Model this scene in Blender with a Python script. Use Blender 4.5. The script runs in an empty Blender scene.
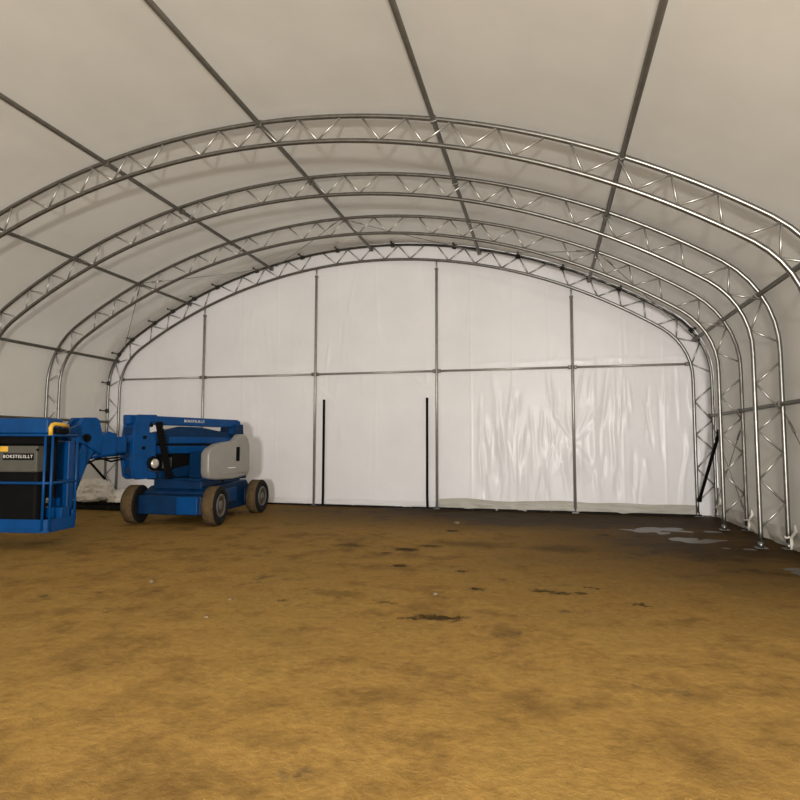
import bpy, bmesh, math, random
import numpy as np
from mathutils import Vector, Matrix, noise

random.seed(7)
PI = math.pi
R_ = math.radians
SC = bpy.context.scene
COL = SC.collection

# ------------------------------------------------------------------ camera
F_PX, YAW, PIT, ROL, CAM_H = 587.98, 0.2418, 0.0733, 0.0020, 1.6
cd = bpy.data.cameras.new('camera')
cam = bpy.data.objects.new('camera', cd)
COL.objects.link(cam)
cd.sensor_fit = 'HORIZONTAL'
cd.sensor_width = 36.0
cd.lens = F_PX / 800.0 * 36.0
cd.clip_start, cd.clip_end = 0.05, 200
_F = Vector((-math.sin(YAW) * math.cos(PIT), math.cos(YAW) * math.cos(PIT), math.sin(PIT)))
_R = Vector((math.cos(YAW), math.sin(YAW), 0))
_U = _R.cross(_F)
_R2 = math.cos(ROL) * _R + math.sin(ROL) * _U
_U2 = -math.sin(ROL) * _R + math.cos(ROL) * _U
m3 = Matrix((_R2, _U2, -_F)).transposed()
cam.matrix_world = Matrix.Translation((0, 0, CAM_H)) @ m3.to_4x4()
SC.camera = cam

# ------------------------------------------------------------------ world, lights, exposure
world = bpy.data.worlds.new('world')
SC.world = world
world.use_nodes = True
bg = world.node_tree.nodes['Background']
bg.inputs['Color'].default_value = (1.0, 0.968, 0.935, 1)
bg.inputs['Strength'].default_value = 0.76

def area_light(name, loc, target, sx, sy, power, color):
    l = bpy.data.lights.new(name, 'AREA')
    l.shape = 'RECTANGLE'
    l.size, l.size_y = sx, sy
    l.energy = power
    l.color = color
    o = bpy.data.objects.new(name, l)
    COL.objects.link(o)
    o.location = loc
    o.rotation_euler = (Vector(target) - Vector(loc)).to_track_quat('-Z', 'Y').to_euler()
    return o
# a work lamp shining in from the open end of the tent, behind the photographer
area_light('work_lamp', (0.4, -5.0, 1.85), (0.0, 14, 3.2), 0.7, 0.5, 1080, (1.0, 0.96, 0.91))
# added light high behind the camera, for highlights on the truss webs
area_light('added_web_light', (0.8, -3.0, 5.7), (-1.5, 14, 4.0), 0.5, 0.4, 230, (1.0, 0.95, 0.88))

SC.view_settings.view_transform = 'Standard'
SC.view_settings.look = 'None'
SC.view_settings.gamma = 1.0
SC.view_settings.use_curve_mapping = False
SC.view_settings.exposure = 0.52

# ------------------------------------------------------------------ materials
def new_mat(name):
    m = bpy.data.materials.new(name)
    m.use_nodes = True
    nt = m.node_tree
    return m, nt, nt.nodes['Principled BSDF'], nt.nodes['Material Output']

def N(nt, typ, **kw):
    n = nt.nodes.new(typ)
    for k, v in kw.items():
        setattr(n, k, v)
    return n

def noise_node(nt, scale, detail=4, rough=0.55, vec=None):
    n = N(nt, 'ShaderNodeTexNoise')
    n.inputs['Scale'].default_value = scale
    n.inputs['Detail'].default_value = detail
    n.inputs['Roughness'].default_value = rough
    if vec is not None:
        nt.links.new(vec, n.inputs['Vector'])
    return n.outputs['Fac']

def ramp(nt, fac, stops):
    r = N(nt, 'ShaderNodeValToRGB')
    els = r.color_ramp.elements
    while len(els) < len(stops):
        els.new(0.5)
    for e, (p, c) in zip(els, stops):
        e.position = p
        e.color = tuple(c) + (1,) if len(c) == 3 else c
    nt.links.new(fac, r.inputs['Fac'])
    return r.outputs['Color']

def mix(nt, a, b, fac, kind='MIX'):
    n = N(nt, 'ShaderNodeMix', data_type='RGBA', blend_type=kind)
    for sock, v in ((n.inputs[6], a), (n.inputs[7], b)):
        if hasattr(v, 'links'):
            nt.links.new(v, sock)
        else:
            sock.default_value = tuple(v) + (1,)
    if hasattr(fac, 'links'):
        nt.links.new(fac, n.inputs[0])
    else:
        n.inputs[0].default_value = fac
    return n.outputs[2]

def math_n(nt, op, a, b=None, clamp=False):
    n = N(nt, 'ShaderNodeMath', operation=op, use_clamp=clamp)
    for i, v in enumerate((a, b)):
        if v is None:
            continue
        if hasattr(v, 'links'):
            nt.links.new(v, n.inputs[i])
        else:
            n.inputs[i].default_value = v
    return n.outputs[0]

def bump(nt, height, strength, dist, bsdf):
    b = N(nt, 'ShaderNodeBump')
    b.inputs['Strength'].default_value = strength
    b.inputs['Distance'].default_value = dist
    nt.links.new(height, b.inputs['Height'])
    nt.links.new(b.outputs['Normal'], bsdf.inputs['Normal'])
    return b

def simple(name, col, rough=0.5, metal=0.0, var=0.12, scale=6.0, bumpy=0.0, spec=0.5):
    m, nt, b, o = new_mat(name)
    co = N(nt, 'ShaderNodeTexCoord').outputs['Object']
    f = noise_node(nt, scale, 5, 0.6, co)
    lo = [max(0, c * (1 - var)) for c in col]
    hi = [min(1, c * (1 + var)) for c in col]
    nt.links.new(ramp(nt, f, [(0.3, lo), (0.7, hi)]), b.inputs['Base Color'])
    b.inputs['Roughness'].default_value = rough
    b.inputs['Metallic'].default_value = metal
    b.inputs['Specular IOR Level'].default_value = spec
    if bumpy:
        bump(nt, noise_node(nt, scale * 6, 4, 0.6, co), 0.4, bumpy, b)
    return m

def fabric(name, col, trans, rough=0.38, seam_axis=None):
    m, nt, b, out = new_mat(name)
    co = N(nt, 'ShaderNodeTexCoord').outputs['Object']
    f = noise_node(nt, 0.9, 4, 0.6, co)
    c = ramp(nt, f, [(0.25, [v * 0.94 for v in col]), (0.75, [min(1, v * 1.03) for v in col])])
    nt.links.new(c, b.inputs['Base Color'])
    rr = noise_node(nt, 2.5, 3, 0.5, co)
    mr = N(nt, 'ShaderNodeMapRange')
    mr.inputs['To Min'].default_value = rough - 0.06
    mr.inputs['To Max'].default_value = rough + 0.08
    nt.links.new(rr, mr.inputs['Value'])
    nt.links.new(mr.outputs['Result'], b.inputs['Roughness'])
    b.inputs['Specular IOR Level'].default_value = 0.32
    bump(nt, noise_node(nt, 5.0, 3, 0.5, co), 0.25, 0.01, b)
    t = N(nt, 'ShaderNodeBsdfTranslucent')
    nt.links.new(c, t.inputs['Color'])
    mx = N(nt, 'ShaderNodeMixShader')
    mx.inputs[0].default_value = trans
    nt.links.new(b.outputs[0], mx.inputs[1])
    nt.links.new(t.outputs[0], mx.inputs[2])
    nt.links.new(mx.outputs[0], out.inputs['Surface'])
    return m

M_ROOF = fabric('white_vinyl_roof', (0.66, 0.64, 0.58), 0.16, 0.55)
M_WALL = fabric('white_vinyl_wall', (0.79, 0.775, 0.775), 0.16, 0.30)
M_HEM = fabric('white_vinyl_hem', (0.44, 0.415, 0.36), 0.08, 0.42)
M_EDGE = fabric('white_vinyl_edge', (0.86, 0.84, 0.80), 0.30, 0.5)
M_STEEL = simple('galvanised_steel', (0.23, 0.226, 0.21), 0.33, 0.95, 0.18, 9.0)
M_POST = simple('satin_galvanised_steel', (0.40, 0.385, 0.35), 0.42, 0.65, 0.12, 9.0)
M_WEB = simple('bright_galvanised_steel', (0.50, 0.49, 0.46), 0.38, 0.92, 0.14, 9.0)
M_PURLIN = simple('dull_galvanised_steel', (0.16, 0.152, 0.13), 0.5, 0.7, 0.14, 9.0)
M_WIRE = simple('steel_wire_rope', (0.30, 0.29, 0.27), 0.5, 0.6)
M_BLACK = simple('black_strip', (0.005, 0.005, 0.005), 0.65, spec=0.07)
M_RUBBER = simple('black_rubber', (0.010, 0.009, 0.008), 0.8, bumpy=0.002, spec=0.2)
M_TREAD = simple('dusty_tread', (0.10, 0.068, 0.033), 0.95, var=0.3, scale=12, bumpy=0.006, spec=0.1)
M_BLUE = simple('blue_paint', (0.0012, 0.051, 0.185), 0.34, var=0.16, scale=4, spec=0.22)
M_DBLUE = simple('dark_blue_paint', (0.002, 0.024, 0.075), 0.5, var=0.25, scale=5, spec=0.18)  # darker blue for the chassis, turntable and inner arms
M_GREY = simple('grey_plastic_cowl', (0.25, 0.24, 0.215), 0.33, var=0.06)
M_RIM = simple('grey_rim_paint', (0.13, 0.13, 0.125), 0.45, 0.3)
M_PANEL = simple('grey_control_panel', (0.085, 0.082, 0.068), 0.5, var=0.1, spec=0.25)
M_YELLOW = simple('yellow_paint', (0.72, 0.42, 0.04), 0.45)
M_WHITE = simple('white_lettering', (0.75, 0.74, 0.70), 0.5, var=0.03)
M_CHROME = simple('pale_steel', (0.62, 0.60, 0.55), 0.3, 0.6)
M_TARP = simple('white_plastic_sheet', (0.74, 0.70, 0.63), 0.35, var=0.08, scale=4, bumpy=0.01)
M_DARKWOOD = simple('dark_wet_wood', (0.012, 0.010, 0.008), 0.8, var=0.4, scale=10, bumpy=0.004, spec=0.15)
M_CLIP = simple('dark_clamp', (0.045, 0.040, 0.032), 0.7, spec=0.2)
M_STONE = simple('pale_pebble', (0.17, 0.125, 0.065), 0.9, var=0.2, scale=14)

# earth floor; wet mud patches: x, y, half width, half depth, strength
PATCHES = [(-1.0, 5.51, 0.20, 0.09, 1.2), (-1.24, 5.43, 0.10, 0.05, 1.0), (-0.80, 5.56, 0.10, 0.04, 1.0), (-0.76, 6.67, 0.09, 0.06, 1.0),
           (-0.04, 6.75, 0.13, 0.07, 1.1), (0.13, 6.68, 0.12, 0.05, 1.0), (0.34, 6.77, 0.06, 0.05, 0.9), (0.51, 7.04, 0.08, 0.05, 0.9),
           (0.89, 6.42, 0.09, 0.04, 1.0), (-2.08, 8.82, 0.20, 0.16, 1.0), (-1.79, 9.25, 0.22, 0.14, 0.7), (-3.01, 8.94, 0.30, 0.18, 0.6),
           (-1.88, 7.65, 0.10, 0.09, 0.9), (-1.70, 10.93, 0.12, 0.12, 1.1), (0.97, 11.02, 0.10, 0.10, 1.1), (-1.03, 7.50, 0.08, 0.05, 0.9),
           (-2.32, 8.5, 0.12, 0.06, 0.7), (0.19, 9.49, 0.55, 0.35, 0.45), (-1.2, 9.6, 0.7, 0.30, 0.45), (-2.63, 5.68, 0.07, 0.05, 0.6), (-4.12, 5.72, 0.07, 0.04, 0.6),
           (-2.2, 6.1, 0.35, 0.14, 0.4), (-1.6, 5.9, 0.12, 0.06, 0.6)]
def earth():
    m, nt, b, o = new_mat('packed_earth')
    co = N(nt, 'ShaderNodeTexCoord').outputs['Object']
    sx = N(nt, 'ShaderNodeSeparateXYZ')
    nt.links.new(co, sx.inputs[0])
    big = noise_node(nt, 0.55, 5, 0.6, co)
    mid = noise_node(nt, 2.2, 6, 0.65, co)
    fine = noise_node(nt, 14, 6, 0.7, co)
    base = ramp(nt, big, [(0.30, (0.230, 0.138, 0.044)), (0.5, (0.310, 0.190, 0.056)), (0.72, (0.370, 0.240, 0.072))])
    base = mix(nt, base, ramp(nt, mid, [(0.32, (0.62, 0.58, 0.55)), (0.58, (1.08, 1.05, 1.0))]), 0.8, 'MULTIPLY')
    base = mix(nt, base, ramp(nt, fine, [(0.3, (0.72, 0.7, 0.68)), (0.65, (1.1, 1.1, 1.08))]), 0.7, 'MULTIPLY')
    # wet ground: towards the right-hand legs and along the foot of the end wall
    wx = math_n(nt, 'MULTIPLY', math_n(nt, 'ADD', sx.outputs['X'], 1.6), 0.26, True)
    wy = math_n(nt, 'MULTIPLY', math_n(nt, 'SUBTRACT', sx.outputs['Y'], 10.4), 0.36, True)
    wyn = math_n(nt, 'MULTIPLY', math_n(nt, 'SUBTRACT', sx.outputs['Y'], 5.2), 0.22, True)
    wet = math_n(nt, 'MAXIMUM', math_n(nt, 'MULTIPLY', wx, wyn), math_n(nt, 'MULTIPLY', wy, math_n(nt, 'ADD', 0.35, math_n(nt, 'MULTIPLY', math_n(nt, 'ADD', sx.outputs['X'], 7.0), 0.16, True))))
    wet = math_n(nt, 'ADD', wet, math_n(nt, 'MULTIPLY', math_n(nt, 'SUBTRACT', mid, 0.5), 1.2))
    wet = math_n(nt, 'ADD', wet, math_n(nt, 'MULTIPLY', math_n(nt, 'SUBTRACT', big, 0.5), 1.3), True)
    base = mix(nt, base, mix(nt, base, (0.15, 0.135, 0.11), 1.0, 'MULTIPLY'), wet)
    # dark damp stains scattered over the ground
    st = noise_node(nt, 1.3, 6, 0.72, co)
    stf = ramp(nt, st, [(0.60, (0, 0, 0)), (0.70, (0.75, 0.75, 0.75))])
    base = mix(nt, base, (0.075, 0.052, 0.028), stf)
    # single wet mud patches
    wv = N(nt, 'ShaderNodeVectorMath', operation='ADD')
    nz = N(nt, 'ShaderNodeTexNoise')
    nz.inputs['Scale'].default_value = 9.0
    nz.inputs['Detail'].default_value = 5
    nz.inputs['Roughness'].default_value = 0.78
    nt.links.new(co, nz.inputs['Vector'])
    sub = N(nt, 'ShaderNodeVectorMath', operation='SUBTRACT')
    nt.links.new(nz.outputs['Color'], sub.inputs[0])
    sub.inputs[1].default_value = (0.5, 0.5, 0.5)
    scl = N(nt, 'ShaderNodeVectorMath', operation='SCALE')
    nt.links.new(sub.outputs[0], scl.inputs[0])
    scl.inputs['Scale'].default_value = 0.42
    nt.links.new(co, wv.inputs[0])
    nt.links.new(scl.outputs[0], wv.inputs[1])
    patch = None
    for px, py, rx, ry, k in PATCHES:
        d = N(nt, 'ShaderNodeVectorMath', operation='MULTIPLY_ADD')
        nt.links.new(wv.outputs[0], d.inputs[0])
        d.inputs[1].default_value = (1 / rx, 1 / ry, 0)
        d.inputs[2].default_value = (-px / rx, -py / ry, 0)
        l = N(nt, 'ShaderNodeVectorMath', operation='LENGTH')
        nt.links.new(d.outputs[0], l.inputs[0])
        v = math_n(nt, 'MULTIPLY', math_n(nt, 'SUBTRACT', 1.35, l.outputs['Value'], True), k)
        patch = v if patch is None else math_n(nt, 'MAXIMUM', patch, v)
    pf = ramp(nt, patch, [(0.06, (0, 0, 0)), (0.80, (0.9, 0.9, 0.9))])
    base = mix(nt, base, (0.024, 0.016, 0.006), pf)
    nt.links.new(base, b.inputs['Base Color'])
    mr = N(nt, 'ShaderNodeMapRange')
    mr.inputs['To Min'].default_value = 0.85
    mr.inputs['To Max'].default_value = 0.62
    nt.links.new(wet, mr.inputs['Value'])
    nt.links.new(mr.outputs['Result'], b.inputs['Roughness'])
    b.inputs['Specular IOR Level'].default_value = 0.05
    hh = math_n(nt, 'ADD', math_n(nt, 'MULTIPLY', mid, 0.7), math_n(nt, 'MULTIPLY', fine, 0.35))
    bump(nt, hh, 0.55, 0.05, b)
    return m
M_EARTH = earth()

def water():
    m, nt, b, o = new_mat('muddy_water')
    co = N(nt, 'ShaderNodeTexCoord').outputs['Object']
    nt.links.new(ramp(nt, noise_node(nt, 3, 4, 0.6, co), [(0.3, (0.04, 0.03, 0.018)), (0.7, (0.065, 0.05, 0.03))]), b.inputs['Base Color'])
    b.inputs['Roughness'].default_value = 0.34
    b.inputs['IOR'].default_value = 1.33
    bump(nt, noise_node(nt, 9, 2, 0.5, co), 0.06, 0.01, b)
    return m
M_WATER = water()

# ------------------------------------------------------------------ helpers
class MB:
    """collects shapes; build() links them as ONE mesh object"""
    def __init__(self):
        self.bm = bmesh.new()

    def box(self, c, s, rot=None, bev=0.0, seg=2):
        t = bmesh.new()
        bmesh.ops.create_cube(t, size=1.0)
        bmesh.ops.scale(t, vec=s, verts=t.verts)
        if bev:
            bmesh.ops.bevel(t, geom=t.edges[:], offset=bev, segments=seg, affect='EDGES', profile=0.5)
        M = Matrix.Translation(c)
        if rot is not None:
            M = M @ rot
        bmesh.ops.transform(t, matrix=M, verts=t.verts)
        self._add(t)
        return self

    def tube(self, pts, r, n=8, cap=True):
        pts = [Vector(p) for p in pts]
        k = len(pts)
        T = []
        for i in range(k):
            a = pts[max(0, i - 1)]
            b = pts[min(k - 1, i + 1)]
            T.append((b - a).normalized())
        ref = Vector((0, 0, 1)) if abs(T[0].z) < 0.9 else Vector((1, 0, 0))
        u = (ref - T[0] * ref.dot(T[0])).normalized()
        rings = []
        for i in range(k):
            u = (u - T[i] * u.dot(T[i])).normalized()
            v = T[i].cross(u)
            rr = r[i] if isinstance(r, (list, tuple)) else r
            rings.append([self.bm.verts.new(pts[i] + (u * math.cos(2 * PI * j / n) + v * math.sin(2 * PI * j / n)) * rr) for j in range(n)])
        for i in range(k - 1):
            for j in range(n):
                f = self.bm.faces.new((rings[i][j], rings[i][(j + 1) % n], rings[i + 1][(j + 1) % n], rings[i + 1][j]))
                f.smooth = True
        if cap:
            self.bm.faces.new(rings[0][::-1])
            self.bm.faces.new(rings[-1])
        return self

    def prism(self, poly, d0, d1, place, bev=0.0, seg=2):
        """poly: list of (a, b); place(a, b, d) -> point; extruded from d0 to d1"""
        t = bmesh.new()
        lo = [t.verts.new(place(a, b, d0)) for a, b in poly]
        hi = [t.verts.new(place(a, b, d1)) for a, b in poly]
        n = len(poly)
        t.faces.new(lo)
        t.faces.new(hi[::-1])
        for i in range(n):
            t.faces.new((lo[i], hi[i], hi[(i + 1) % n], lo[(i + 1) % n]))
        bmesh.ops.recalc_face_normals(t, faces=t.faces[:])
        if bev:
            es = [e for e in t.edges]
            bmesh.ops.bevel(t, geom=es, offset=bev, segments=seg, affect='EDGES', profile=0.5, clamp_overlap=True)
        self._add(t)
        return self

    def lathe(self, prof, place, n=28):
        """prof: (r, h) list closed on the axis ends; place(x, y, h)"""
        t = bmesh.new()
        rings = []
        for r, h in prof:
            rings.append([t.verts.new(place(r * math.cos(2 * PI * j / n), r * math.sin(2 * PI * j / n), h)) for j in range(n)])
        for i in range(len(prof) - 1):
            for j in range(n):
                f = t.faces.new((rings[i][j], rings[i][(j + 1) % n], rings[i + 1][(j + 1) % n], rings[i + 1][j]))
                f.smooth = True
        t.faces.new(rings[0][::-1])
        t.faces.new(rings[-1])
        bmesh.ops.recalc_face_normals(t, faces=t.faces[:])
        self._add(t)
        return self

    def _add(self, t):
        me = bpy.data.meshes.new('tmp')
        t.to_mesh(me)
        t.free()
        self.bm.from_mesh(me)
        bpy.data.meshes.remove(me)

    def build(self, name, mat, parent=None, M=None, smooth=None):
        if M is not None:
            bmesh.ops.transform(self.bm, matrix=M, verts=self.bm.verts)
        me = bpy.data.meshes.new(name)
        self.bm.to_mesh(me)
        self.bm.free()
        if smooth is not None:
            me.polygons.foreach_set('use_smooth', [smooth] * len(me.polygons))
        me.materials.append(mat)
        o = bpy.data.objects.new(name, me)
        COL.objects.link(o)
        if parent:
            o.parent = parent
        return o

def tag(o, label=None, cat=None, group=None, kind=None):
    if label: o['label'] = label
    if cat: o['category'] = cat
    if group: o['group'] = group
    if kind: o['kind'] = kind
    return o

def empty(name, loc, rz=0.0):
    o = bpy.data.objects.new(name, None)
    o.empty_display_size = 0.2
    COL.objects.link(o)
    o.location = loc
    o.rotation_euler = (0, 0, rz)
    return o

def grid_mesh(name, V, nu, nv, mat, smooth=True):
    """V: (nu*nv, 3) array, v fastest"""
    i = np.arange((nu - 1) * (nv - 1))
    a, b = i // (nv - 1), i % (nv - 1)
    q = np.stack([a * nv + b, (a + 1) * nv + b, (a + 1) * nv + b + 1, a * nv + b + 1], -1)
    me = bpy.data.meshes.new(name)
    me.vertices.add(len(V))
    me.vertices.foreach_set('co', np.asarray(V, dtype=np.float32).ravel())
    me.loops.add(q.size)
    me.loops.foreach_set('vertex_index', q.astype(np.int32).ravel())
    me.polygons.add(len(q))
    me.polygons.foreach_set('loop_start', (np.arange(len(q)) * 4).astype(np.int32))
    me.update(calc_edges=True)
    me.polygons.foreach_set('use_smooth', [smooth] * len(q))
    me.materials.append(mat)
    o = bpy.data.objects.new(name, me)
    COL.objects.link(o)
    return o

# ------------------------------------------------------------------ the tent's cross-section
XC, W, H1, RH, AH, DT = -4.2688, 7.8923, 3.0687, 1.7918, 0.9857, 0.3801
D0, SP = 14.3204, 2.1050
XE = W - RH * (1 - math.cos(AH))
RB = XE / math.cos(AH)
ZE = H1 + RH * math.sin(AH)
ZC = ZE - RB * math.sin(AH)
S1 = RB * (PI / 2 - AH)
S2 = S1 + RH * AH
S3 = S2 + H1

def prof(s, d=0.0, dz=0.0, dx=0.0):
    """s: arc length from the apex along the outer chord (right positive); d: inset -> (x, z)"""
    sg = 1 if s >= 0 else -1
    s = abs(s)
    if s <= S1:
        t = PI / 2 - s / RB
        x, z = (RB - d) * math.cos(t), ZC + (RB - d) * math.sin(t)
    elif s <= S2:
        t = AH - (s - S1) / RH
        x, z = W - RH + (RH - d) * math.cos(t), H1 + (RH - d) * math.sin(t)
    else:
        f = (s - S2) / H1
        return XC + dx + sg * (W - d), (H1 + dz) * (1 - f)
    return XC + dx + sg * x, z + dz

def arch_pts(y, d, dz, dx, s_max=S3, step=0.25):
    n = int(2 * s_max / step)
    out = []
    for i in range(n + 1):
        x, z = prof(-s_max + 2 * s_max * i / n, d, dz, dx)
        out.append((x, y, z))
    return out

TR = [  # Y, dz, dx
    (D0, 0.0, 0.0),
    (D0 - SP, -0.060, -0.030),
    (D0 - 2 * SP + 0.137, -0.004, -0.045),
    (D0 - 3 * SP + 0.112, -0.080, -0.040)]

# ------------------------------------------------------------------ structure: ground, roof skin, walls
DIPS = [(2.05, 11.95, 0.42), (2.42, 11.0, 0.32), (2.98, 12.05, 0.14), (2.72, 10.25, 0.07), (3.02, 10.22, 0.07), (3.10, 8.75, 0.10), (3.10, 8.45, 0.10)]
def build_floor():
    nx, ny = 150, 150
    xs = np.concatenate([np.linspace(-26, -13, 12, endpoint=False), np.linspace(-13, 5, 260, endpoint=False), np.linspace(5, 18, 16)])
    ys = np.concatenate([np.linspace(-14, 0, 20, endpoint=False), np.linspace(0, 15, 200, endpoint=False), np.linspace(15, 24, 12)])
    V = []
    for x in xs:
        for y in ys:
            h = noise.noise(Vector((x * 0.5, y * 0.5, 0))) * 0.018 + noise.noise(Vector((x * 1.9, y * 1.9, 4))) * 0.010
            h += max(0, noise.noise(Vector((x * 3.5, y * 3.5, 9)))) * 0.012
            dip = 0.0
            for cx, cy, r in DIPS:
                dip += 0.022 * math.exp(-(((x - cx) / (r * 1.6)) ** 2 + ((y - cy) / r) ** 2)) * (1 + 0.9 * noise.noise(Vector((x * 4.5, y * 3.0, 11))))
            V.append((x, y, h - 0.012 - dip))
    o = grid_mesh('floor', np.array(V), len(xs), len(ys), M_EARTH)
    o['kind'] = 'structure'
build_floor()

Y_END, Y_OPEN = D0 + 0.10, -3.0
def skin(name, s0, s1, off, mat, ns, y0=Y_OPEN, y1=Y_END, ny=90, wob=0.010):
    V = []
    for i in range(ns):
        s = s0 + (s1 - s0) * i / (ns - 1)
        for j in range(ny):
            y = y0 + (y1 - y0) * j / (ny - 1)
            w = noise.noise(Vector((s * 0.8, y * 0.9, 3.1))) * wob + noise.noise(Vector((s * 3.0, y * 0.7, 8.1))) * wob * 0.4
            x, z = prof(s, -off + w)
            V.append((x, y, max(z, -0.05)))
    return grid_mesh(name, np.array(V), ns, ny, mat)
S_EAVE = S2 + 0.05
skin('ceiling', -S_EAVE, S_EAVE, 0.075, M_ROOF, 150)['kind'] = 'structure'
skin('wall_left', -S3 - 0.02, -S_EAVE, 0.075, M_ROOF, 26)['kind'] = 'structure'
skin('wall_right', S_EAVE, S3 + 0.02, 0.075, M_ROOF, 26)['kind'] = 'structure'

POSTS = [-9.105, -5.815, -2.594, 0.651]
RAIL_Z = 3.393

def build_end_wall():
    rng = np.random.default_rng(5)
    nx, nz = 640, 150
    s_list = np.linspace(-S3, S3, 4000)
    pr = np.array([prof(s, -0.03) for s in s_list])
    arch = pr[(np.abs(s_list) <= S2)]
    xs = np.linspace(XC - W - 0.02, XC + W + 0.02, nx)
    ztop = np.interp(xs, arch[:, 0], arch[:, 1])
    X = np.repeat(xs, nz)
    f = np.tile(np.linspace(0, 1, nz), nx)
    Z = 0.02 + f * np.repeat(ztop - 0.02, nz)
    Y = np.zeros_like(X)
    edges = [XC - W] + POSTS + [XC + W]
    # (bay, count, amplitude, z range) of vertical folds
    spec = [(0, 8, 0.006, 0.4, 3.2), (1, 12, 0.006, 0.5, 3.1), (1, 12, 0.007, 3.5, 5.6), (2, 9, 0.008, 0.9, 3.3),
            (2, 14, 0.012, 3.5, 6.2), (3, 60, 0.020, 0.4, 2.9), (3, 12, 0.006, 3.6, 5.8), (4, 44, 0.022, 0.4, 3.0), (4, 9, 0.006, 3.6, 5.0)]
    for bay, cnt, amp, z0, z1 in spec:
        a, b = edges[bay] + 0.12, edges[bay + 1] - 0.12
        if bay == 3 and amp > 0.015:
            a += 0.9
        for _ in range(cnt):
            x0 = rng.uniform(a, b)
            zc = rng.uniform(z0, z1)
            hl = rng.uniform(0.35, 1.1)
            lean = rng.normal(0, 0.10)
            wd = rng.uniform(0.02, 0.07) if amp > 0.015 else rng.uniform(0.025, 0.085)
            k = amp * rng.uniform(0.4, 1.0) * rng.choice([1, -1], p=[0.7, 0.3])
            u = (X - x0 - lean * (Z - zc)) / wd
            v = (Z - zc) / hl
            mk = (np.abs(u) < 4) & (np.abs(v) < 1)
            Y[mk] += k * np.exp(-u[mk] ** 2) * (1 - v[mk] ** 2) ** 2
    # tension creases running to the point where the sheet is laced to the fourth post
    for px, pz, cnt, amp in ((POSTS[3], 1.62, 26, 0.022), (-2.85, 2.95, 8, 0.014), (POSTS[1], 3.1, 7, 0.010)):
        for k in range(cnt):
            th = 2 * PI * (k + rng.uniform(-0.3, 0.3)) / cnt
            if abs(math.cos(th)) > 0.75:
                continue
            ln = rng.uniform(0.5, 1.15)
            dx, dz = math.cos(th), math.sin(th)
            al = (X - px) * dx + (Z - pz) * dz
            ac = -(X - px) * dz + (Z - pz) * dx
            mk = (al > 0.05) & (al < ln) & (np.abs(ac) < 0.25)
            t = al[mk] / ln
            Y[mk] += amp * rng.uniform(0.4, 1) * np.exp(-(ac[mk] / (0.025 + 0.05 * t)) ** 2) * np.sin(PI * t) ** 0.8
    # panel seams (welded strips) and the horizontal overlap above the rail
    for sx in (-10.6, -7.95, -6.95, -4.2, -1.75, -0.75, 0.1, 1.75, 2.65):
        Y += 0.006 * np.exp(-((X - sx) / 0.018) ** 2)
    Y += 0.010 * np.exp(-((Z - 3.56 - 0.02 * np.sin(X * 5)) / 0.035) ** 2) * (0.6 + 0.4 * np.sin(X * 9 + np.sin(X * 3)))
    Y += 0.012 * np.sin(X * 1.9 + 0.4 * Z) * np.sin(Z * 0.8 + 1)
    V = np.stack([X, Y_END - 0.02 - np.clip(Y, -0.03, 0.045), Z], -1)
    grid_mesh('wall_back', V, nx, nz, M_WALL)['kind'] = 'structure'
build_end_wall()

def skirt(name, a, b, h, out, seed, mat=None):
    """loose strip of sheet folded out along the foot of a wall; a -> b along the wall, out: direction into the room"""
    a, b, out = Vector(a), Vector(b), Vector(out)
    n = int((b - a).length / 0.06)
    nv = 9
    V = []
    for i in range(n + 1):
        p = a.lerp(b, i / n)
        q = i * 0.06
        hh = h * (1 + 0.25 * noise.noise(Vector((q * 0.9, seed, 0))))
        for j in range(nv):
            f = j / (nv - 1)
            bul = 0.035 * math.sin(PI * f) * (1 + noise.noise(Vector((q * 1.3, f * 2, seed)))) + 0.05 * (1 - f) ** 2
            bul += 0.034 * noise.noise(Vector((q * 3.2 + f * 2, f * 3, seed + 5))) + 0.014 * noise.noise(Vector((q * 9 - f * 4, f * 5, seed + 8)))
            V.append(p + out * (0.012 + bul) + Vector((0, 0, 0.012 + hh * f + 0.012 * (1 - f) * noise.noise(Vector((q * 3, 2, seed))))))
    o = grid_mesh(name, np.array([tuple(v) for v in V]), n + 1, nv, mat or M_HEM)
    o['kind'] = 'structure'
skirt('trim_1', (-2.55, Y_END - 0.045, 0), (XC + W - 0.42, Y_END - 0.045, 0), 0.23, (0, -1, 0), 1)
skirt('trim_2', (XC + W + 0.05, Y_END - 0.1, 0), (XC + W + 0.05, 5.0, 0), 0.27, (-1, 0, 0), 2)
skirt('trim_3', (XC - W + 0.2, Y_END - 0.045, 0), (-2.65, Y_END - 0.045, 0), 0.17, (0, -1, 0), 3, M_WALL)

b = MB().box((XC, D0 + 0.0, 0.018), (2 * W - 0.6, 0.05, 0.05), bev=0.008)  # dark strip stands in for the shadow line under the wall
tag(b.build('wall_gap_shade', M_DARKWOOD), 'added dark strip standing in for the shadowed gap under the end wall', 'rail')

# ------------------------------------------------------------------ trusses
CR, WR = 0.036, 0.0165
def zig_nodes():
    """list of (s_outer or s_inner, is_outer) polylines on the right half; each polyline is one zigzag run"""
    runs = []
    def run(a, b, n):      # n half-steps, first node outer
        st = (b - a) / n
        return [(a + st * i, i % 2 == 0) for i in range(n + 1)]
    runs.append(run(-1.54 + 0.17, 1.54 - 0.17, 8))
    runs.append(run(1.54 + 0.17, 4.63 - 0.17, 8))
    runs.append([(4.83, True), (5.14, False), (5.50, True), (5.88, False), (6.22, True), (6.48, False), (6.85, True), (7.10, False)])
    runs.append([(7.40, False), (7.69, True), (8.02, False), (8.43, True), (8.87, False), (9.14, True)])
    runs.append([(9.48, True), (9.80, False), (10.23, True), (10.54, False), (10.88, True), (11.29, False), (11.66, True), (12.02, False)])
    return runs
RUNS = zig_nodes()

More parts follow.
